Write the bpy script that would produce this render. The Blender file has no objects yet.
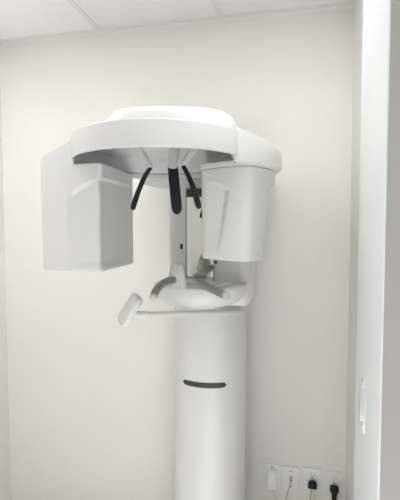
import bpy, bmesh, math
from mathutils import Vector, Matrix
sc = bpy.context.scene
C = sc.collection
EYE = 1.45
WIN_FILL = 10  # energy of the area fill behind the added hall window
SUN = 19  # energy of the added sun that bounces off the floor
YAW = math.radians(12.2)
PITCH = math.radians(3.0)
CY, SY = math.cos(YAW), math.sin(YAW)

def G(u, d, z):
    """gantry frame (the rotating arm is parked turned by 12 degrees) -> room"""
    return Vector((u*CY - d*SY, u*SY + d*CY, EYE + z))

# ------------------------------------------------------------------ materials
def mat(name, col, rough=.5, metal=0., bump=0., bscale=200., spec=.5, coat=0., var=0., vscale=3.):
    m = bpy.data.materials.new(name); m.use_nodes = True
    nt = m.node_tree; b = nt.nodes['Principled BSDF']
    b.inputs['Base Color'].default_value = (*col, 1)
    b.inputs['Roughness'].default_value = rough
    b.inputs['Metallic'].default_value = metal
    b.inputs['Specular IOR Level'].default_value = spec
    b.inputs['Coat Weight'].default_value = coat
    tc = nt.nodes.new('ShaderNodeTexCoord')
    if bump:
        n = nt.nodes.new('ShaderNodeTexNoise'); n.inputs['Scale'].default_value = bscale
        n.inputs['Detail'].default_value = 3
        bp = nt.nodes.new('ShaderNodeBump'); bp.inputs['Strength'].default_value = bump
        bp.inputs['Distance'].default_value = .002
        nt.links.new(tc.outputs['Object'], n.inputs['Vector'])
        nt.links.new(n.outputs['Fac'], bp.inputs['Height'])
        nt.links.new(bp.outputs['Normal'], b.inputs['Normal'])
    if var:
        n2 = nt.nodes.new('ShaderNodeTexNoise'); n2.inputs['Scale'].default_value = vscale
        n2.inputs['Detail'].default_value = 4
        r = nt.nodes.new('ShaderNodeValToRGB')
        r.color_ramp.elements[0].position = .3; r.color_ramp.elements[1].position = .7
        r.color_ramp.elements[0].color = (*[c*(1-var) for c in col], 1)
        r.color_ramp.elements[1].color = (*[min(1, c*(1+var)) for c in col], 1)
        nt.links.new(tc.outputs['Object'], n2.inputs['Vector'])
        nt.links.new(n2.outputs['Fac'], r.inputs['Fac'])
        nt.links.new(r.outputs['Color'], b.inputs['Base Color'])
    return m

M = dict(
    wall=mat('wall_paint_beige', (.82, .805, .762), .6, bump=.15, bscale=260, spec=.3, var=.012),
    hallw=mat('hall_paint_shaded', (.41, .40, .385), .65, bump=.15, bscale=260, spec=.3, var=.02),  # shade on the hall-side wall face is put into this grey
    tile=mat('ceiling_tile', (.93, .93, .925), .85, bump=.5, bscale=420, spec=.15, var=.01, vscale=60),
    grid=mat('ceiling_grid_metal', (.84, .84, .82), .45, var=.01),
    floor=mat('floor_vinyl', (.83, .83, .825), .4, bump=.05, bscale=60, var=.08, vscale=8),
    base=mat('baseboard_paint', (.8, .8, .77), .45, var=.01),
    jamb=mat('door_frame_gloss_paint', (.80, .83, .86), .35, bump=.05, bscale=150, coat=.15, var=.01),
    white=mat('gantry_white_enamel', (.675, .675, .68), .32, bump=.02, bscale=300, coat=.2, var=.006, vscale=5),
    body=mat('column_white_enamel', (.70, .70, .69), .38, bump=.02, bscale=300, coat=.1, var=.006, vscale=5),
    inner=mat('underside_white_plastic', (.80, .80, .785), .5, bump=.03, bscale=300, var=.006),
    black=mat('support_black_rubber', (.008, .009, .010), .42, spec=.25, bump=.08, bscale=400, var=.1, vscale=20),
    bracket=mat('bracket_grey_plastic', (.50, .50, .49), .4, var=.02, vscale=20),
    silver=mat('handle_satin_aluminium', (.34, .34, .335), .28, metal=1., bump=.03, bscale=500, var=.03, vscale=25),
    clear=mat('rest_grey_plastic', (.52, .52, .515), .2, coat=.4, var=.03, vscale=20),
    dark=mat('grip_dark_grey', (.04, .04, .037), .55, bump=.2, bscale=600, var=.15, vscale=60),
    seam=mat('seam_grey', (.33, .33, .32), .6, var=.02),
    mirror=mat('mirror_glass', (.86, .87, .83), .015, metal=1., var=.003),
    frame=mat('mirror_frame_grey', (.27, .27, .25), .45, var=.05, vscale=20),
    plate=mat('outlet_white_plastic', (.84, .84, .83), .35, var=.01, vscale=20),
    adapter=mat('adapter_white_plastic', (.86, .86, .87), .35, var=.01, vscale=20),
    slot=mat('socket_slot_dark', (.04, .038, .035), .6, var=.05),
    plug=mat('plug_black_rubber', (.010, .010, .011), .45, spec=.3, bump=.1, bscale=400, var=.1, vscale=30),
    cordw=mat('cord_white', (.82, .82, .81), .5, var=.02, vscale=30),
    cordg=mat('cord_grey', (.42, .41, .37), .5, var=.02, vscale=30),
    cordy=mat('cord_yellow_green', (.52, .46, .10), .5, var=.1, vscale=40),
    steel=mat('strike_plate_brushed_steel', (.93, .93, .93), .3, metal=1., bump=.02, bscale=500, var=.02, vscale=40),
    led=mat('indicator_pale', (.75, .78, .75), .4, var=.01),
)
def emit(name, col, s):
    m = bpy.data.materials.new(name); m.use_nodes = True
    b = m.node_tree.nodes['Principled BSDF']
    b.inputs['Base Color'].default_value = (.9, .9, .9, 1)
    b.inputs['Emission Color'].default_value = (*col, 1)
    b.inputs['Emission Strength'].default_value = s
    return m

# ------------------------------------------------------------------ builders
def link(name, bm, m, parent=None, sharp=38, smooth=True):
    bmesh.ops.recalc_face_normals(bm, faces=bm.faces)
    me = bpy.data.meshes.new(name)
    lo = Vector((1e9,)*3); hi = -lo
    for v in bm.verts:
        for i in range(3):
            lo[i] = min(lo[i], v.co[i]); hi[i] = max(hi[i], v.co[i])
    c = (lo+hi)/2
    if parent is None: c.z = lo.z
    bmesh.ops.translate(bm, verts=bm.verts, vec=-c)
    bm.to_mesh(me); bm.free()
    if smooth:
        for p in me.polygons: p.use_smooth = True
        me.set_sharp_from_angle(angle=math.radians(sharp))
    me.materials.append(m)
    o = bpy.data.objects.new(name, me); C.objects.link(o)
    if parent is not None:
        w = Vector((0, 0, 0)); p = parent
        while p: w += p.location; p = p.parent
        o.parent = parent; o.location = c - w
    else:
        o.location = c
    return o

def structure(o):
    o['kind'] = 'structure'; return o

def thing(name, loc, label, cat, group=None):
    o = bpy.data.objects.new(name, None); C.objects.link(o)
    o.location = loc; o.empty_display_size = .05
    o['label'] = label; o['category'] = cat
    if group: o['group'] = group
    return o

def tag(o, label, cat, group=None):
    o['label'] = label; o['category'] = cat
    if group: o['group'] = group
    return o

def box(bm, lo, hi, bev=0., seg=2):
    lo = Vector(lo); hi = Vector(hi)
    r = bmesh.ops.create_cube(bm, size=1.)
    vs = r['verts']
    for v in vs:
        v.co = Vector([lo[i] + (v.co[i]+.5)*(hi[i]-lo[i]) for i in range(3)])
    if bev:
        es = list({e for v in vs for e in v.link_edges})
        bmesh.ops.bevel(bm, geom=es, offset=bev, segments=seg, profile=.5, affect='EDGES')
    return bm

def boxbm(lo, hi, bev=0., seg=2):
    return box(bmesh.new(), lo, hi, bev, seg)

def loft(bm, loops, cap0=True, cap1=True):
    rows = [[bm.verts.new(p) for p in L] for L in loops]
    n = len(rows[0])
    for a, b in zip(rows, rows[1:]):
        for i in range(n):
            bm.faces.new((a[i], a[(i+1) % n], b[(i+1) % n], b[i]))
    if cap0: bm.faces.new(rows[0][::-1])
    if cap1: bm.faces.new(rows[-1])
    return rows

def rpoly(corners, nc=6, ne=1):
    """corners: (x, y, radius) -> closed outline with rounded corners, fixed topology"""
    out = []; n = len(corners)
    nes = ne if isinstance(ne, (list, tuple)) else [ne]*n
    arcs = []
    for i in range(n):
        p = Vector(corners[i][:2]); a = Vector(corners[i-1][:2]); b = Vector(corners[(i+1) % n][:2])
        r = corners[i][2]
        da = (a-p); db = (b-p)
        ra = min(r, da.length*.49); rb = min(r, db.length*.49)
        s = p + da.normalized()*ra; e = p + db.normalized()*rb
        arcs.append([s*(1-t)**2 + p*2*t*(1-t) + e*t*t for t in [k/nc for k in range(nc+1)]])
    for i in range(n):
        out += arcs[i]
        s = arcs[i][-1]; e = arcs[(i+1) % n][0]
        for k in range(1, nes[i]): out.append(s.lerp(e, k/nes[i]))
    return out

def inset(loop, dist):
    n = len(loop); res = []
    area = sum(loop[i].x*loop[(i+1) % n].y - loop[(i+1) % n].x*loop[i].y for i in range(n))
    sg = 1 if area > 0 else -1
    for i in range(n):
        t = loop[(i+1) % n] - loop[i-1]
        if t.length < 1e-9: res.append(loop[i].copy()); continue
        t.normalize()
        nrm = Vector((-t.y, t.x))*sg
        res.append(loop[i] + nrm*dist)
    return res

def slab(bm, loop, z0, z1, b=.006, f=None, seg=4, bt=None):
    """closed outline extruded z0..z1 with rounded rims; f maps (x, y, z) to the room"""
    f = f or (lambda x, y, z: Vector((x, y, z)))
    bt = b if bt is None else bt
    secs = []
    for k in range(seg+1):
        a = math.pi/2*k/seg
        secs.append((z0 + b*(1-math.sin(a)), b*(1-math.cos(a))))
    secs = [(z0 + b*(1-math.cos(math.pi/2*k/seg)), b*(1-math.sin(math.pi/2*k/seg))) for k in range(seg+1)]
    top = [(z1 - bt*(1-math.sin(math.pi/2*(1-k/seg)+0)) if False else z1 - bt*(1-math.sin(math.pi/2*k/seg)), bt*(1-math.cos(math.pi/2*k/seg))) for k in range(seg+1)]
    loft(bm, [[f(p.x, p.y, z) for p in inset(loop, i)] for z, i in secs+top])
    return bm

def catmull(pts, n=8):
    pts = [Vector(p) for p in pts]
    P = [pts[0]*2-pts[1]] + pts + [pts[-1]*2-pts[-2]]
    out = []
    for i in range(1, len(P)-2):
        a, b, c, d = P[i-1:i+3]
        for k in range(n):
            t = k/n
            out.append(.5*((2*b) + (c-a)*t + (2*a-5*b+4*c-d)*t*t + (3*b-a-3*c+d)*t**3))
    out.append(pts[-1])
    return out

def tube(bm, pts, rad, n=12, smooth=6, ends=True, flat=None):
    """swept tube; rad is a number or one radius per given point; flat=(axis vector, a, b) sweeps an ellipse"""
    path = catmull(pts, smooth) if smooth > 1 else [Vector(p) for p in pts]
    m = len(path)
    if isinstance(rad, (int, float)): rr = [rad]*m
    else:
        rr = []
        for i in range(m):
            x = i/(m-1)*(len(rad)-1); j = min(int(x), len(rad)-2)
            rr.append(rad[j]*(1-(x-j)) + rad[j+1]*(x-j))
    up = Vector(flat[0]).normalized() if flat else None
    loops = []; nrm = None
    for i in range(m):
        t = (path[min(i+1, m-1)] - path[max(i-1, 0)]).normalized()
        if flat: s = up - t*up.dot(t)
        elif nrm is None: s = t.orthogonal()
        else: s = nrm - t*nrm.dot(t)
        s.normalize(); nrm = s
        q = t.cross(s)
        fa, fb = (flat[1], flat[2]) if flat else (1, 1)
        loops.append((path[i], t, s, q, rr[i], fa, fb))
    def ring(p, s, q, r, fa, fb):
        return [p + s*(math.cos(2*math.pi*k/n)*r*fa) + q*(math.sin(2*math.pi*k/n)*r*fb) for k in range(n)]
    L = []
    if ends:
        p, t, s, q, r, fa, fb = loops[0]
        e = r*min(fa, fb)
        for k in (3, 2, 1):
            a = math.pi/2*k/3.3
            L.append(ring(p - t*e*math.sin(a)*.9, s, q, r*math.cos(a), fa, fb))
    L += [ring(p, s, q, r, fa, fb) for p, t, s, q, r, fa, fb in loops]
    if ends:
        p, t, s, q, r, fa, fb = loops[-1]
        e = r*min(fa, fb)
        for k in (1, 2, 3):
            a = math.pi/2*k/3.3
            L.append(ring(p + t*e*math.sin(a)*.9, s, q, r*math.cos(a), fa, fb))
    loft(bm, L)
    return bm

def tubebm(*a, **k): return tube(bmesh.new(), *a, **k)

def lathe(bm, prof, org, axis, n=24):
    axis = Vector(axis).normalized(); s = axis.orthogonal().normalized(); q = axis.cross(s); org = Vector(org)
    loft(bm, [[org + axis*h + (s*math.cos(2*math.pi*k/n) + q*math.sin(2*math.pi*k/n))*r for k in range(n)] for r, h in prof])
    return bm

def smooth01(x):
    x = max(0., min(1., x)); return x*x*(3-2*x)

# ------------------------------------------------------------------ the room
XL, XR, YB, ZC = -1.515, .262, 2.0, 2.435
YR = -3.2           # rear of the hall
JX, JY0, JY1 = .168, .835, 1.13
FZ = -.25          # floor level while building; everything is lifted to floor = 0 at the end
structure(link('floor', boxbm((-1.7, YR-.2, FZ-.1), (1.5, 2.15, FZ)), M['floor'], smooth=False))
structure(link('ceiling', boxbm((-1.7, YR-.2, ZC), (1.5, 2.15, ZC+.1)), M['tile'], smooth=False))
structure(link('wall_back', boxbm((XL-.12, YB, FZ), (XR+.3, YB+.12, ZC)), M['wall'], smooth=False))

structure(link('wall_left', boxbm((XL-.12, YR, FZ), (XL, YB, ZC)), M['wall'], smooth=False))
structure(link('wall_rear', boxbm((XL-.12, YR-.1, FZ), (1.4, YR, ZC)), M['wall'], smooth=False))
XH = 1.3
WY0, WY1, WZ0, WZ1 = -2.9, -.8, FZ+.08, 1.75
wb = bmesh.new()
box(wb, (XH, YR, FZ), (XH+.1, WY0, ZC)); box(wb, (XH, WY1, FZ), (XH+.1, JY0+.012, ZC))
box(wb, (XH, WY0, FZ), (XH+.1, WY1, WZ0)); box(wb, (XH, WY0, WZ1), (XH+.1, WY1, ZC))
structure(link('wall_hall', wb, M['wall'], smooth=False))
wf = bmesh.new()
box(wf, (XH+.03, WY0, WZ0), (XH+.08, WY0+.05, WZ1)); box(wf, (XH+.03, WY1-.05, WZ0), (XH+.08, WY1, WZ1))
box(wf, (XH+.03, WY0+.05, WZ0), (XH+.08, WY1-.05, WZ0+.05)); box(wf, (XH+.03, WY0+.05, WZ1-.05), (XH+.08, WY1-.05, WZ1))
box(wf, (XH+.035, (WY0+WY1)/2-.02, WZ0+.05), (XH+.075, (WY0+WY1)/2+.02, WZ1-.05))
structure(link('added_window_1', wf, M['jamb'], smooth=False))  # unseen window, added so light can enter from the hall
ld = bpy.data.lights.new('fill_light', 'AREA'); ld.shape = 'RECTANGLE'; ld.size = WZ1-WZ0; ld.size_y = WY1-WY0
ld.energy = WIN_FILL; ld.color = (.97, .985, 1)  # area light added as soft fill from the right
lo = bpy.data.objects.new('window_fill_light', ld); C.objects.link(lo)
lo.location = (XH+.15, (WY0+WY1)/2, (WZ0+WZ1)/2); lo.rotation_euler = (0, math.pi/2, 0)
sd = bpy.data.lights.new('added_sun', 'SUN'); sd.energy = SUN; sd.angle = math.radians(.6); sd.color = (1, .99, .985)  # added sun: its floor patch bounces light up onto the undersides
so = bpy.data.objects.new('added_sun', sd); C.objects.link(so); so.location = (5, -5, 5)
so.rotation_euler = Vector((-1.75, 2.08, -1.72)).to_track_quat('-Z', 'Y').to_euler()
structure(link('wall_right', boxbm((XR, JY1-.03, FZ), (XR+.12, YB, ZC)), M['wall'], smooth=False))
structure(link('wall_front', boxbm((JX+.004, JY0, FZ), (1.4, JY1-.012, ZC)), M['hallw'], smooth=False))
# painted metal door frame lining the end of the right partition
df = structure(link('door_1', boxbm((JX, JY0+.001, FZ), (JX+.05, JY1, ZC-.001), .004, 2), M['jamb']))
# strike plate let into the frame: body with a curved lip in the middle
bm = bmesh.new()
sy, sz = 1.0, 1.045
o_ = rpoly([(sy-.014, sz-.062, .004), (sy+.014, sz-.062, .004), (sy+.014, sz+.062, .004), (sy-.014, sz+.062, .004)])
slab(bm, o_, JX-.003, JX+.001, .0012, lambda a, b, c: Vector((c, a, b)), 2)
sp = link('strike_plate', bm, M['steel'], df)
bm = bmesh.new()
o_ = rpoly([(sy+.006, sz-.042, .006), (sy+.030, sz-.038, .008), (sy+.030, sz+.038, .008), (sy+.006, sz+.042, .006)])
slab(bm, o_, JX-.0055, JX-.002, .0012, lambda a, b, c: Vector((c - max(0, a-sy-.014)*.12, a, b)), 2)
link('strike_lip', bm, M['steel'], sp)
for dz in (-.051, .051):
    bm = bmesh.new(); lathe(bm, [(.0001, .0015), (.003, .0015), (.0042, 0), (.0042, -.001)], (JX-.003, sy-.002, sz+dz), (-1, 0, 0), 14)
    link('screw', bm, M['steel'], sp)

# wall angle and ceiling grid
g = bmesh.new()
box(g, (XL, YB-.022, ZC-.004), (XR, YB, ZC)); box(g, (XL, YB-.003, ZC-.022), (XR, YB, ZC-.004))
structure(link('trim_1', g, M['grid'], smooth=False))
g = bmesh.new()
box(g, (XL, YR, ZC-.004), (XL+.022, YB-.022, ZC)); box(g, (XL, YR, ZC-.022), (XL+.003, YB-.022, ZC-.004))
structure(link('trim_2', g, M['grid'], smooth=False))
g = bmesh.new()
box(g, (XR-.022, JY1, ZC-.004), (XR, YB-.022, ZC)); box(g, (XR-.003, JY1, ZC-.022), (XR, YB-.022, ZC-.004))
structure(link('trim_3', g, M['grid'], smooth=False))
k = 4
for x in (-.334, -.943):
    structure(link('trim_%d' % k, boxbm((x-.012, YR, ZC-.006), (x+.012, YB-.022, ZC)), M['grid'], smooth=False)); k += 1
for y in (1.395, .785, .175, -.435, -1.045, -1.655, -2.265, -2.875):
    structure(link('trim_%d' % k, boxbm((XL+.022, y-.012, ZC-.006), (XR-.03, y+.012, ZC-.0005)), M['grid'], smooth=False)); k += 1
# baseboards
structure(link('baseboard_back', boxbm((XL, YB-.012, FZ), (XR, YB, FZ+.1), .003), M['base'], smooth=False))
structure(link('baseboard_left', boxbm((XL, YR, FZ), (XL+.012, YB-.012, FZ+.1), .003), M['base'], smooth=False))
structure(link('baseboard_right', boxbm((XR-.012, JY1, FZ), (XR, YB-.012, FZ+.1), .003), M['base'], smooth=False))

# added ceiling panels, out of view, placed to light the machine room
def fill_troffer(x, y, w, l, s, label, col=(1, .995, .985)):
    t = thing('added_ceiling_light', (x, y, ZC-.02), label, 'added ceiling light')
    fb = bmesh.new()
    box(fb, (x-w/2, y-l/2, ZC-.02), (x+w/2, y-l/2+.025, ZC-.0015)); box(fb, (x-w/2, y+l/2-.025, ZC-.02), (x+w/2, y+l/2, ZC-.0015))
    box(fb, (x-w/2, y-l/2+.025, ZC-.02), (x-w/2+.025, y+l/2-.025, ZC-.0015)); box(fb, (x+w/2-.025, y-l/2+.025, ZC-.02), (x+w/2, y+l/2-.025, ZC-.0015))
    link('frame', fb, M['grid'], t, smooth=False)
    link('diffuser', boxbm((x-w/2+.025, y-l/2+.025, ZC-.015), (x+w/2-.025, y+l/2-.025, ZC-.002)), emit('diffuser_glow', col, s), t, smooth=False)
fill_troffer(-1.229, 1.09, .53, .58, 6.0, 'added unseen square lit ceiling panel over the left wall side of the machine room')
fill_troffer(-.036, 1.09, .53, .56, 5.8, 'added unseen square lit ceiling panel over the right side of the machine room')

# ------------------------------------------------------------------ the machine
mc = thing('panoramic_xray_machine', (-.336, 1.769, FZ), 'large white panoramic dental imaging machine standing on a column against the beige wall', 'dental machine')

AX, AY = -.336, 1.769
# lower column (round front)
def circ(cx, cy, r, n=64): return [Vector((cx+r*math.cos(2*math.pi*k/n), cy+r*math.sin(2*math.pi*k/n))) for k in range(n)]
bm = bmesh.new(); slab(bm, circ(AX, AY, .156), FZ+.03, 1.30, .004)
link('column', bm, M['body'], mc)
bm = bmesh.new(); slab(bm, rpoly([(AX-.2, AY-.2, .08), (AX+.2, AY-.2, .08), (AX+.2, AY+.19, .03), (AX-.2, AY+.19, .03)]), FZ, FZ+.03, .006)
link('base_plate', bm, M['body'], mc)
link('wall_bracket', boxbm((AX-.08, AY+.13, .5), (AX+.08, YB-.001, .75), .004), M['body'], mc)
# curved dark grip let into the column front
bm = bmesh.new()
rows_o = []
zc, R = .822, .1575
N = 28
L = []
for i in range(N+1):
    t = -1+2*i/N
    a = math.radians(-90 + t*35)
    h = .0105*math.sqrt(max(.0, 1-abs(t)**14)) + .0004
    zz = zc
    def P(r, z): return Vector((AX + r*math.cos(a), AY + r*math.sin(a), z))
    L.append([P(R-.006, zz-h), P(R-.001, zz-h), P(R, zz-h*.8), P(R, zz+h*.8), P(R-.001, zz+h), P(R-.006, zz+h)])
loft(bm, L)
link('grip_slot', bm, M['dark'], mc)

# height carriage on the column
CX, HW, CFY = -.318, .165, 1.600
co = rpoly([(CX-HW, CFY, .06), (CX+HW, CFY, .045), (CX+HW, 1.94, .04), (CX-HW, 1.94, .04)], 8)
bm = bmesh.new(); slab(bm, co, EYE-.305, EYE+.30, .022, seg=5)
car = link('carriage', bm, M['body'], mc)
# mirror with frame and dark header
mx0, mx1, mz0, mz1 = -.398, -.292, EYE-.232, EYE+.150
fb = bmesh.new()
w = .004
box(fb, (mx0-w, CFY-.006, mz0-w), (mx0, CFY+.004, mz1+w)); box(fb, (mx1, CFY-.006, mz0-w), (mx1+w, CFY+.004, mz1+w))
box(fb, (mx0, CFY-.006, mz1), (mx1, CFY+.004, mz1+w)); box(fb, (mx0, CFY-.006, mz0-w), (mx1, CFY+.004, mz0))
mfr = link('mirror_frame', fb, M['frame'], mc, smooth=False)
link('mirror_glass', boxbm((mx0, CFY-.004, mz0), (mx1, CFY+.003, mz1-.03)), M['mirror'], mfr, smooth=False)
hd = link('display_strip', boxbm((mx0, CFY-.0055, mz1-.03), (mx1, CFY+.003, mz1), .001), M['dark'], mc, smooth=False)
gb = bmesh.new()
box(gb, (mx0+.024, CFY-.0062, mz1-.021), (mx0+.034, CFY-.0054, mz1-.018)); box(gb, (mx0+.024, CFY-.0062, mz1-.013), (mx0+.034, CFY-.0054, mz1-.010))
box(gb, (mx0+.024, CFY-.0062, mz1-.021), (mx0+.027, CFY-.0054, mz1-.010))
link('indicator', gb, M['led'], hd, smooth=False)
link('sensor_window', boxbm((-.4265, CFY-.002, EYE-.083), (-.4145, CFY+.004, EYE-.063), .001), M['dark'], mc)
link('mirror_shelf', boxbm((mx0, CFY-.03, mz0-.006), (mx1, CFY+.002, mz0+.004), .002), M['frame'], mc)
bm = bmesh.new(); lathe(bm, [(.0001, .003), (.005, .003), (.006, 0), (.006, -.003)], (-.283, CFY-.001, EYE-.133), (0, -1, 0), 16)
link('laser_port', bm, M['dark'], mc)

# shoulder that carries the overhead arm
bm = bmesh.new()
slab(bm, rpoly([(-.63, 1.655, .06), (-.07, 1.655, .06), (-.07, 1.93, .05), (-.63, 1.93, .05)]), EYE+.186, EYE+.30, .012)
link('shoulder', bm, M['white'], mc)

# overhead fixed arm, domed cover in front
UC, DC, RH = -.125, 1.36, .275
def arm_outline(g):
    return rpoly([(-.305-g, 1.215-g, .16), (.108+g, 1.215-g, .16), (.13+g, 1.72, .05), (-.27-g, 1.72, .05)], 10)
bm = bmesh.new()
prof = [(.272, .012), (.300, .006), (.330, 0.0), (.343, -.006), (.351, -.016), (.356, -.032)]
loft(bm, [[G(p.x, p.y, z) for p in arm_outline(g)] for z, g in prof])
link('overhead_arm', bm, M['white'], mc)

# round hood, hollow below, cut straight on the right
def hood_loop(r, cut, n=72):
    a0 = -math.acos(cut/r)
    pts = []
    tot = 2*math.pi - 2*(-a0)
    th0 = -a0           # upper intersection on the far side
    for i in range(n+1):
        a = th0 + tot*i/n
        pts.append(Vector((UC + r*math.cos(a), DC + r*math.sin(a))))
    x = pts[-1].x
    y1, y0 = pts[0].y, pts[-1].y
    for i in range(1, 6): pts.append(Vector((x, y0+(y1-y0)*i/6)))
    return pts
Z0, Z1 = .207, .281
cut = .233
HS = [(.2735-.0012, .2318, Z0), (.2735+.001, .2328, Z0+.002), (.275, .233, Z0+.006), (.275, .233, Z1-.005), (.274, .232, Z1-.0015), (.271, .229, Z1)]
loops = [[G(p.x, p.y, z) for p in hood_loop(r, c)] for r, c, z in HS]
inn = [(.262, .2205, .262), (.264, .222, .255), (.266, .224, .216), (.2715, .2295, Z0+.0008)]
loops = [[G(p.x, p.y, z) for p in hood_loop(r, c)] for r, c, z in inn] + loops
bm = bmesh.new(); loft(bm, loops)
hood = link('hood', bm, M['white'], mc, sharp=50)

# thin seal line along the rear of the hood rim
arc = [Vector((UC + .268*math.cos(math.radians(t)), DC + .268*math.sin(math.radians(t)))) for t in range(24, 196, 4)]
bm = tubebm([G(p.x, p.y, Z0-.0005) for p in arc], .0016, n=8, smooth=1)
link('rim_seal', bm, M['seam'], hood)

# rotating arm: lobes round the outside of the hood
def interp(tab, x):
    for (a, b), (c, d) in zip(tab, tab[1:]):
        if a <= x <= c:
            t = (x-a)/(c-a); return b + (d-b)*t
    return tab[-1][1]
RT = [(-34, .268), (-30, .274), (-24, .298), (-17, .326), (-10, .352), (-3, .378), (4, .396), (10, .405), (16, .405), (24, .397), (34, .378), (46, .352), (58, .33), (75, .315), (100, .31), (120, .325), (140, .355), (158, .385), (170, .400), (178, .402), (183, .385), (187, .345), (191, .30), (194, .283)]
def sens_corners(z):
    t = (z+.137)/.334
    tipu = -.519 - .003*t
    return [(tipu, 1.365, .03), (-.405, 1.312, .10), (-.301, 1.290, .016), (-.250, 1.600, .02), (-.34, 1.63, .03), (-.50, 1.60, .05)]
def ray_out(loop, a):
    dx, dy = math.cos(a), math.sin(a); best = 0
    for p, q_ in zip(loop, loop[1:]+loop[:1]):
        px, py = p.x-UC, p.y-DC; ex, ey = q_.x-p.x, q_.y-p.y
        den = dx*ey - dy*ex
        if abs(den) < 1e-12: continue
        t = (px*ey - py*ex)/den; k_ = (px*dy - py*dx)/den
        if t > 0 and -1e-6 <= k_ <= 1+1e-6: best = max(best, t)
    return best
SENS_TOP = rpoly(sens_corners(.197), 14, 4)
bm = bmesh.new(); L = []
for i in range(121):
    th = -34 + 228*i/120; a = math.radians(th)
    # smooth the radius table
    Ro = sum(interp(RT, max(-34, min(194, th+k))) for k in (-4, -2, 0, 2, 4))/5
    Ri = .2685
    if math.cos(a) > 0: Ri = min(Ri, .2285/math.cos(a))
    if th > 150: Ro = ray_out(SENS_TOP, a)
    Ro = max(Ro, Ri+.003)
    kk = .40 if th < 60 else .62
    side = smooth01((th-50)/70)
    zt_in = .287*(1-side) + .272*side
    def P(r, z): return G(UC + r*math.cos(a), DC + r*math.sin(a), z)
    def zt(r): return zt_in - (r-.28)*(.36*(1-side) + .40*side)
    b = min(.008, (Ro-Ri)*.4)
    zb = .190 if th < 120 else .196
    lf = 0. if th > 150 else 1.
    L.append([P(Ri, zb), P(Ro-b*.5*lf, zb), P(Ro-b*.12*lf, zb+.002), P(Ro, zb+.006), P(Ro, zt(Ro)-b), P(Ro-b*.3, zt(Ro)-b*.3), P(Ro-b, zt(Ro)), P(Ri, zt(Ri))])
loft(bm, L)
ra = link('rotating_arm', bm, M['white'], mc)

# flange under the hood carrying the tube head
def tube_corners(z):
    # corners (u, d, r) of the tube head at height z (z in gantry frame, top .19, bottom -.10)
    t = (z+.10)/.29           # 0 bottom .. 1 top
    lip = max(0., (z-.13)/.06)
    tip = .212 + .030*t + .026*lip**2
    return [(.008-.004*t, 1.375, .012), (.085, 1.295+.005*(1-t), .06), (.142+.018*t, 1.275, .03),
            (tip, 1.36+.05*t, .05+.02*t), (tip-.005, 1.50+.03*t, .04), (.02, 1.58, .02)]
fl = rpoly([(c[0], c[1], c[2]) for c in tube_corners(.19)], 8, 6)
bm = bmesh.new(); slab(bm, inset(fl, -.003), .188, .206, .003, G)
link('flange', bm, M['white'], ra)

bm = bmesh.new(); L = []
zs = [-.10, -.0995, -.098, -.095] + [-.091 + .003*i for i in range(92)] + [.186]
def tube_disp(u, d, z):
    if d > 1.36 or u > .17: return 0
    zz = max(-.07, min(.15, z))
    uc = .061 + (zz+.06)/.18*.024            # crease leans right going up
    ztop = .143 - .026*(max(0, u-.036)/.046)**2.2
    amp = .016*smooth01((z+.085)/.10)*smooth01((u-.01)/(max(.02, uc-.01)))
    return amp*smooth01((uc-u)/.004+.5)*smooth01((ztop-z)/.005+.5)
for z in zs:
    ins = {-.10: .007, -.0995: .0045, -.098: .002, -.095: .0005}.get(z, 0)
    lp = inset(rpoly(tube_corners(z), 14, [60, 40, 6, 4, 4, 4]), ins)
    L.append([G(p.x, p.y + tube_disp(p.x, p.y, z), z - .004*max(0, min(1, (p.x-.0)/.14))*(1 if z < -.08 else 0)) for p in lp])
loft(bm, L)
th_ = link('tube_head', bm, M['white'], mc, sharp=60)
bm = bmesh.new(); lathe(bm, [(.0001, .001), (.003, .001), (.0035, 0), (.0035, -.004)], G(.181, 1.322, -.084), (-SY*-1*.5, -CY, 0), 12)
link('screw', bm, M['bracket'], th_)

# sensor head on the left
NE_S = [30, 60, 24, 4, 4, 4]
def sens_shift(p, z):
    """recessed panel from the crease round the inner corner, with a lip left along the bottom"""
    u, d = p.x, p.y
    if d > 1.61 or u < -.45 or (u < -.33 and d > 1.5): return p
    uc = -.408
    x = (u-uc)/.107
    ztop = .080 + .072*max(0, min(1, x))**.45
    w = smooth01((z+.138)/.034)*smooth01((ztop-z)/.007+.5)
    if d > 1.305 and u > -.31:                       # inner face
        f = max(0., 1-(d-1.29)/.31); return Vector((u-.010*w*f, d+.030*w*f*.6))
    step = .006*smooth01((z+.08)/.12)
    a = smooth01((u-uc)/.005+.5)*(step + .026*max(0, min(1, x)))
    return Vector((u - .010*w*max(0, min(1, x))**3, d + a*w))
bm = bmesh.new(); L = []
zs = [-.137, -.1363, -.134, -.130] + [-.127+.003*i for i in range(107)] + [.197]
for z in zs:
    ins = {-.137: .009, -.1363: .0055, -.134: .0022, -.130: .0005}.get(z, 0)
    lp = inset([sens_shift(p, z) for p in rpoly(sens_corners(z), 14, NE_S)], ins)
    L.append([G(p.x, p.y, z) for p in lp])
loft(bm, L)
link('sensor_head', bm, M['white'], mc, sharp=60)

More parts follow.
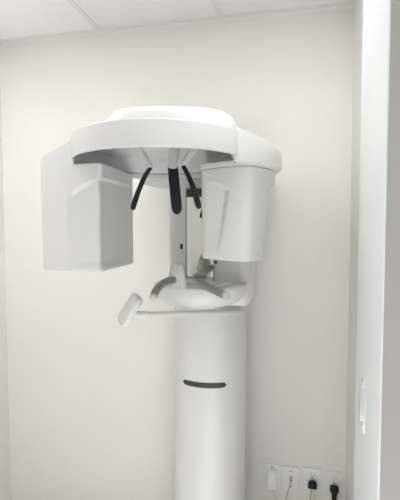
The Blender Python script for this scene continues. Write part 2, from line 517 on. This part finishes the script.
# ---- head supports hanging from the hood
def support(name, br, pad, wid, axis, wa):
    b = tubebm(br[0], br[1], n=12, flat=(axis, 1, br[2]))
    p = link(name, b, M['bracket'], mc)
    q = tubebm(pad, wid, n=14, flat=(axis, 1, wa))
    link('pad', q, M['black'], p)
    return p
gu = (G(1, 0, 0)-G(0, 0, 0)); gd = (G(0, 1, 0)-G(0, 0, 0))
def q(px, py, d):        # measured photo position at a chosen depth -> gantry frame
    return G((px-200)/420*d, d, (228-py)/420*d)
d = 1.20
support('temple_support', ([q(137, 137, d), q(139, 149, d), q(145, 158, d), q(151, 167.5, d)], [.009, .0085, .0075, .0065], 1.3),
        [q(151, 168, d), q(145, 177.5, d), q(139, 191, d), q(134.3, 204, d), q(133.3, 208, d)], [.0058, .0068, .0072, .0082, .0075], gd+gu*.5, 1)
d = 1.22
support('temple_support', ([q(194, 137, d), q(193.5, 149, d), q(188, 158, d), q(183, 166, d)], [.009, .0085, .0075, .0065], 1.3),
        [q(183, 166, d), q(189, 177.5, d), q(194, 190, d), q(197.8, 203, d), q(198.8, 206.5, d)], [.0062, .0072, .0078, .0095, .0085], gd-gu*.4, 1)
d = 1.36
support('forehead_support', ([q(175, 147, d), q(174.8, 151, d), q(173.6, 160, d), q(173, 168.5, d)], [.0165, .0165, .0155, .0155], .45),
        [q(173, 167, d), q(174.3, 182, d), q(176, 199, d), q(176.7, 207, d), q(177, 210.5, d), q(177.2, 213, d), q(177.3, 214.2, d)], [.0162, .0172, .0172, .0168, .015, .0105, .004], gu, .35)

# ---- carriage tray: bowl shaped shelf
TX, TY, TA, TB = -.343, 1.62, .183, .188
def half(sa, sb, n=40, back=.06):
    pts = []
    for k in range(n+1):
        a = math.pi + math.pi*k/n
        ca, sa_ = math.cos(a), math.sin(a)
        pts.append(Vector((TX + TA*sa*math.copysign(abs(ca)**.9, ca), TY + TB*sb*math.copysign(abs(sa_)**.8, sa_))))
    pts.append(Vector((pts[-1].x, TY+back))); pts.append(Vector((pts[0].x, TY+back)))
    return pts
bm = bmesh.new(); L = []
for z, s in [(-.298, .10), (-.297, .34), (-.293, .56), (-.285, .74), (-.273, .87), (-.257, .95), (-.240, .99), (-.226, 1.0), (-.219, .997), (-.2155, .988), (-.214, .975)]:
    L.append([Vector((p.x, p.y, EYE+z)) for p in half(s, .55+.45*s)])
loft(bm, L)
tray = link('tray', bm, M['white'], mc, sharp=60)
# raised lid on the tray
lid = bmesh.new(); lo_ = half(.72, .93)
slab(lid, lo_, EYE-.216, EYE-.206, .004)
link('tray_lid', lid, M['body'], tray)

# ---- chin rest post and patient handle
d = 1.425
bm = bmesh.new()
HX, HY = -.373, 1.365
secs = [(-.196, .030, .020), (-.190, .032, .021), (-.176, .031, .020), (-.150, .027, .017), (-.132, .023, .014), (-.122, .019, .010), (-.117, .012, .006)]
L = []
for z, a, b in secs:
    L.append([Vector((HX + a*math.copysign(abs(math.cos(t))**.7, math.cos(t)), HY + b*math.copysign(abs(math.sin(t))**.7, math.sin(t)) , EYE+z)) for t in [2*math.pi*k/32 for k in range(32)]])
loft(bm, L)
cr = link('chin_rest', bm, M['clear'], mc, sharp=60)
bm = bmesh.new()
box(bm, (HX-.004, HY-.020, EYE-.170), (HX+.004, HY-.012, EYE-.118), .002)
link('rib', bm, M['clear'], cr)
hp = [q(153.5, 297, 1.30), q(155.5, 291.5, 1.32), q(161, 285, 1.36), q(169, 281, 1.39), q(179, 279.5, 1.41), q(190, 280.5, 1.41), q(200, 283.5, 1.39), q(212, 289.5, 1.34), q(225.5, 296, 1.28)]
hb = link('patient_handle', tubebm(hp, .0128, n=18, ends=True), M['silver'], mc)
t0 = (Vector(hp[0])-Vector(hp[1])).normalized()
bm = bmesh.new(); lathe(bm, [(.0132, 0), (.0132, .005), (.011, .012), (.0001, .0150)], Vector(hp[0]), t0, 20); link('end_cap', bm, M['bracket'], hb)
t1 = (Vector(hp[-1])-Vector(hp[-2])).normalized()
bm = bmesh.new(); lathe(bm, [(.0132, 0), (.0137, .004), (.011, .012), (.0001, .0150)], Vector(hp[-1]), t1, 20); link('end_cap', bm, M['bracket'], hb)
bm = bmesh.new()
slab(bm, rpoly([(HX-.024, HY-.006, .012), (HX+.03, HY-.006, .012), (HX+.04, HY+.15, .01), (HX-.02, HY+.15, .01)]), EYE-.207, EYE-.190, .004)
link('rest_foot', bm, M['bracket'], cr)

# ---- operator pad on a swing arm, left
pa, pb = q(143, 315, 1.40), q(240, 313.2, 1.66)
ar = link('swing_arm', tubebm([pa, pa.lerp(pb, .3), pa.lerp(pb, .6), pb], [.0085, .0098, .0115, .013], n=16), M['white'], mc)
pc = q(128.5, 311, 1.39)
ax = (q(139.5, 295, 1.385) - q(121, 325, 1.385)).normalized()       # long axis
nr = (-gd*.42 - gu*.86 + Vector((0, 0, -.3))); nr = (nr - ax*nr.dot(ax)).normalized()
wd = ax.cross(nr)
bm = bmesh.new()
pl = rpoly([(-.054, -.030, .022), (.058, -.030, .016), (.058, .030, .016), (-.054, .030, .022)], 8)
slab(bm, pl, -.012, .009, .006, lambda a, b, c: pc + ax*a + wd*b + nr*c)
pd = link('control_pad', bm, M['white'], mc)
bm = bmesh.new()
slab(bm, [p*.84 for p in pl], .0085, .0102, .0008, lambda a, b, c: pc + ax*a + wd*b + nr*c, 2)
link('touch_panel', bm, M['inner'], pd)
link('pad_joint', tubebm([pa+Vector((.012, .004, 0)), pc - nr*.004 - ax*.015], [.010, .013], n=14, smooth=1), M['white'], pd)

# ------------------------------------------------------------------ outlets on the back wall
GRP = None
def plate(x0, x1, z0, z1, label):
    t = thing('wall_plate', ((x0+x1)/2, YB, z0), label, 'outlet')
    bm = bmesh.new()
    slab(bm, rpoly([(x0, z0, .004), (x1, z0, .004), (x1, z1, .004), (x0, z1, .004)], 4), -.0065, -.0003, .001, lambda a, b, c: Vector((a, YB+c, b)), 3, bt=.001)
    # bevelled face
    link('cover', bm, M['plate'], t)
    return t
def screw(x, z, t):
    bm = bmesh.new(); lathe(bm, [(.0001, .0015), (.0025, .0015), (.0035, .0005), (.0035, -.001)], (x, YB-.0065, z), (0, -1, 0), 12); link('screw', bm, M['slot'], t)
def receptacle(x, z, t, slots=True):
    bm = bmesh.new()
    slab(bm, rpoly([(x-.017, z-.012, .010), (x+.017, z-.012, .010), (x+.017, z+.016, .010), (x-.017, z+.016, .010)], 6), -.0085, -.006, .0008, lambda a, b, c: Vector((a, YB+c, b)), 2)
    rc = link('receptacle', bm, M['plate'], t)
    if slots:
        for dx, h in ((-.0065, .0045), (.0065, .0038)):
            link('slot', boxbm((x+dx-.0013, YB-.0088, z+.004-h), (x+dx+.0013, YB-.008, z+.004+h)), M['slot'], rc, smooth=False)
        bm = bmesh.new(); lathe(bm, [(.0001, .0004), (.0028, .0004), (.0028, -.0004)], (x, YB-.0085, z-.007), (0, -1, 0), 14); link('slot', bm, M['slot'], rc)

p1 = plate(-.112, -.038, .194, .314, 'leftmost white wall plate, holding a white charger block, nearest the column')
screw(-.076, .300, p1)
ad = thing('charger_block', (-.074, YB-.03, .208), 'white charger block with a white cord plugged into the leftmost plate', 'charger')
bm = bmesh.new(); slab(bm, rpoly([(-.096, .206, .008), (-.053, .206, .008), (-.053, .291, .008), (-.096, .291, .008)], 6), -.040, -.0068, .005, lambda a, b, c: Vector((a, YB+c, b)), 4)
link('block', bm, M['adapter'], ad)
link('cord', tubebm([(-.083, YB-.022, .208), (-.078, YB-.024, .185), (-.062, YB-.028, .14), (-.058, YB-.035, .05), (-.066, YB-.035, -.1), (-.066, YB-.05, -.2), (-.066, YB-.10, FZ+.005), (-.07, YB-.25, FZ+.005)], .0040, n=10), M['cordw'], ad)

p2 = plate(-.022, .048, .197, .312, 'small white jack plate with a thin grey cable, between charger block and black plug')
for z in (.292, .215): screw(.013, z, p2)
bm = bmesh.new(); slab(bm, rpoly([(.003, .238, .002), (.022, .238, .002), (.022, .274, .002), (.003, .274, .002)], 3), -.009, -.006, .0008, lambda a, b, c: Vector((a, YB+c, b)), 2)
jk = link('jack', bm, M['plate'], p2)
link('jack_opening', boxbm((.007, YB-.0095, .243), (.018, YB-.0085, .253)), M['slot'], jk, smooth=False)
pg = thing('jack_cable', (.012, YB-.02, .25), 'thin grey cable with a small grey plug hanging from the jack plate', 'cable')
bm = bmesh.new(); lathe(bm, [(.0001, .024), (.0035, .024), (.005, .018), (.006, .004), (.006, 0)], (.0125, YB-.0092, .264), (0, -1, 0), 14); link('connector', bm, M['bracket'], pg)
link('cord', tubebm([(.0125, YB-.030, .263), (.010, YB-.034, .250), (.006, YB-.030, .225), (-.002, YB-.022, .19), (-.010, YB-.020, .13), (-.004, YB-.03, -.05), (.0, YB-.04, -.18), (.005, YB-.08, FZ+.005), (.01, YB-.2, FZ+.004)], .0024, n=10), M['cordg'], pg)

p3 = plate(.073, .149, .199, .317, 'white outlet plate with a rounded black plug and a yellow-green cord')
receptacle(.111, .283, p3); receptacle(.111, .235, p3, False); screw(.111, .2585, p3)
k3 = thing('power_plug', (.111, YB-.03, .225), 'rounded black plug with white and yellow-green cords below it', 'plug')
bm = bmesh.new()
o_ = rpoly([(.091, .232, .004), (.132, .232, .004), (.131, .262, .016), (.092, .262, .016)], 8)
slab(bm, o_, -.036, -.0086, .005, lambda a, b, c: Vector((a, YB+c, b)), 4); link('plug_body', bm, M['plug'], k3)
link('cord', tubebm([(.112, YB-.024, .236), (.113, YB-.027, .215), (.117, YB-.028, .17), (.122, YB-.03, .1), (.122, YB-.035, -.1), (.12, YB-.05, -.19), (.12, YB-.12, FZ+.006), (.12, YB-.25, FZ+.006)], .0042, n=10), M['cordw'], k3)
link('ground_cord', tubebm([(.108, YB-.026, .236), (.106, YB-.030, .215), (.103, YB-.030, .17), (.102, YB-.03, .1), (.102, YB-.035, -.1), (.10, YB-.05, -.19), (.10, YB-.12, FZ+.006), (.10, YB-.25, FZ+.006)], .0034, n=10), M['cordy'], k3)

p4 = plate(.179, .246, .200, .315, 'rightmost white outlet plate, its lower socket holding a long black plug')
receptacle(.212, .280, p4); receptacle(.212, .236, p4, False); screw(.212, .258, p4)
k4 = thing('power_plug', (.210, YB-.03, .2), 'long black plug with a thick black cord in the rightmost outlet', 'plug')
bm = bmesh.new()
loft(bm, [[Vector((.210 + a*math.copysign(abs(math.cos(t))**.7, math.cos(t)), YB-.024 + b*math.copysign(abs(math.sin(t))**.7, math.sin(t)), z)) for t in [2*math.pi*k/24 for k in range(24)]]
          for z, a, b in [(.256, .013, .010), (.2535, .018, .014), (.247, .0205, .0152), (.235, .0205, .0152), (.226, .017, .0145), (.219, .0125, .012), (.190, .0105, .0105), (.170, .0075, .0075)]])
link('plug_body', bm, M['plug'], k4)
link('cord', tubebm([(.210, YB-.024, .18), (.209, YB-.025, .15), (.207, YB-.028, .1), (.205, YB-.035, -.1), (.205, YB-.05, -.19), (.205, YB-.12, FZ+.0075), (.205, YB-.25, FZ+.0065)], .0055, n=12), M['plug'], k4)

# a pale box made up for the mirror's reflection, on the hall's rear wall
hb_ = thing('reflected_wall_box', (-1.29, YR, .8), 'added white box on the hall wall, seen only in the mirror', 'wall_box')
link('housing', boxbm((-1.39, YR+.001, .69), (-1.19, YR+.10, .99), .015, 3), M['adapter'], hb_)
link('lower_tray', boxbm((-1.38, YR+.001, .645), (-1.20, YR+.08, .688), .006, 2), M['dark'], hb_)

# ------------------------------------------------------------------ camera, world, view
cd = bpy.data.cameras.new('camera'); cam = bpy.data.objects.new('camera', cd); C.objects.link(cam)
cam.location = (0, 0, EYE); cam.rotation_euler = (math.pi/2 - PITCH, 0, YAW)
cd.sensor_fit = 'HORIZONTAL'; cd.sensor_width = 36; cd.lens = 420/400*36; cd.clip_start = .01
sc.camera = cam
for o in C.objects:
    if o.parent is None: o.location.z -= FZ
w = bpy.data.worlds.new('world'); sc.world = w; w.use_nodes = True
w.node_tree.nodes['Background'].inputs['Color'].default_value = (.9, .95, 1, 1)
w.node_tree.nodes['Background'].inputs['Strength'].default_value = .3
vs = sc.view_settings
vs.view_transform = 'Standard'; vs.look = 'None'; vs.gamma = 1; vs.exposure = 0.46
vs.use_curve_mapping = False
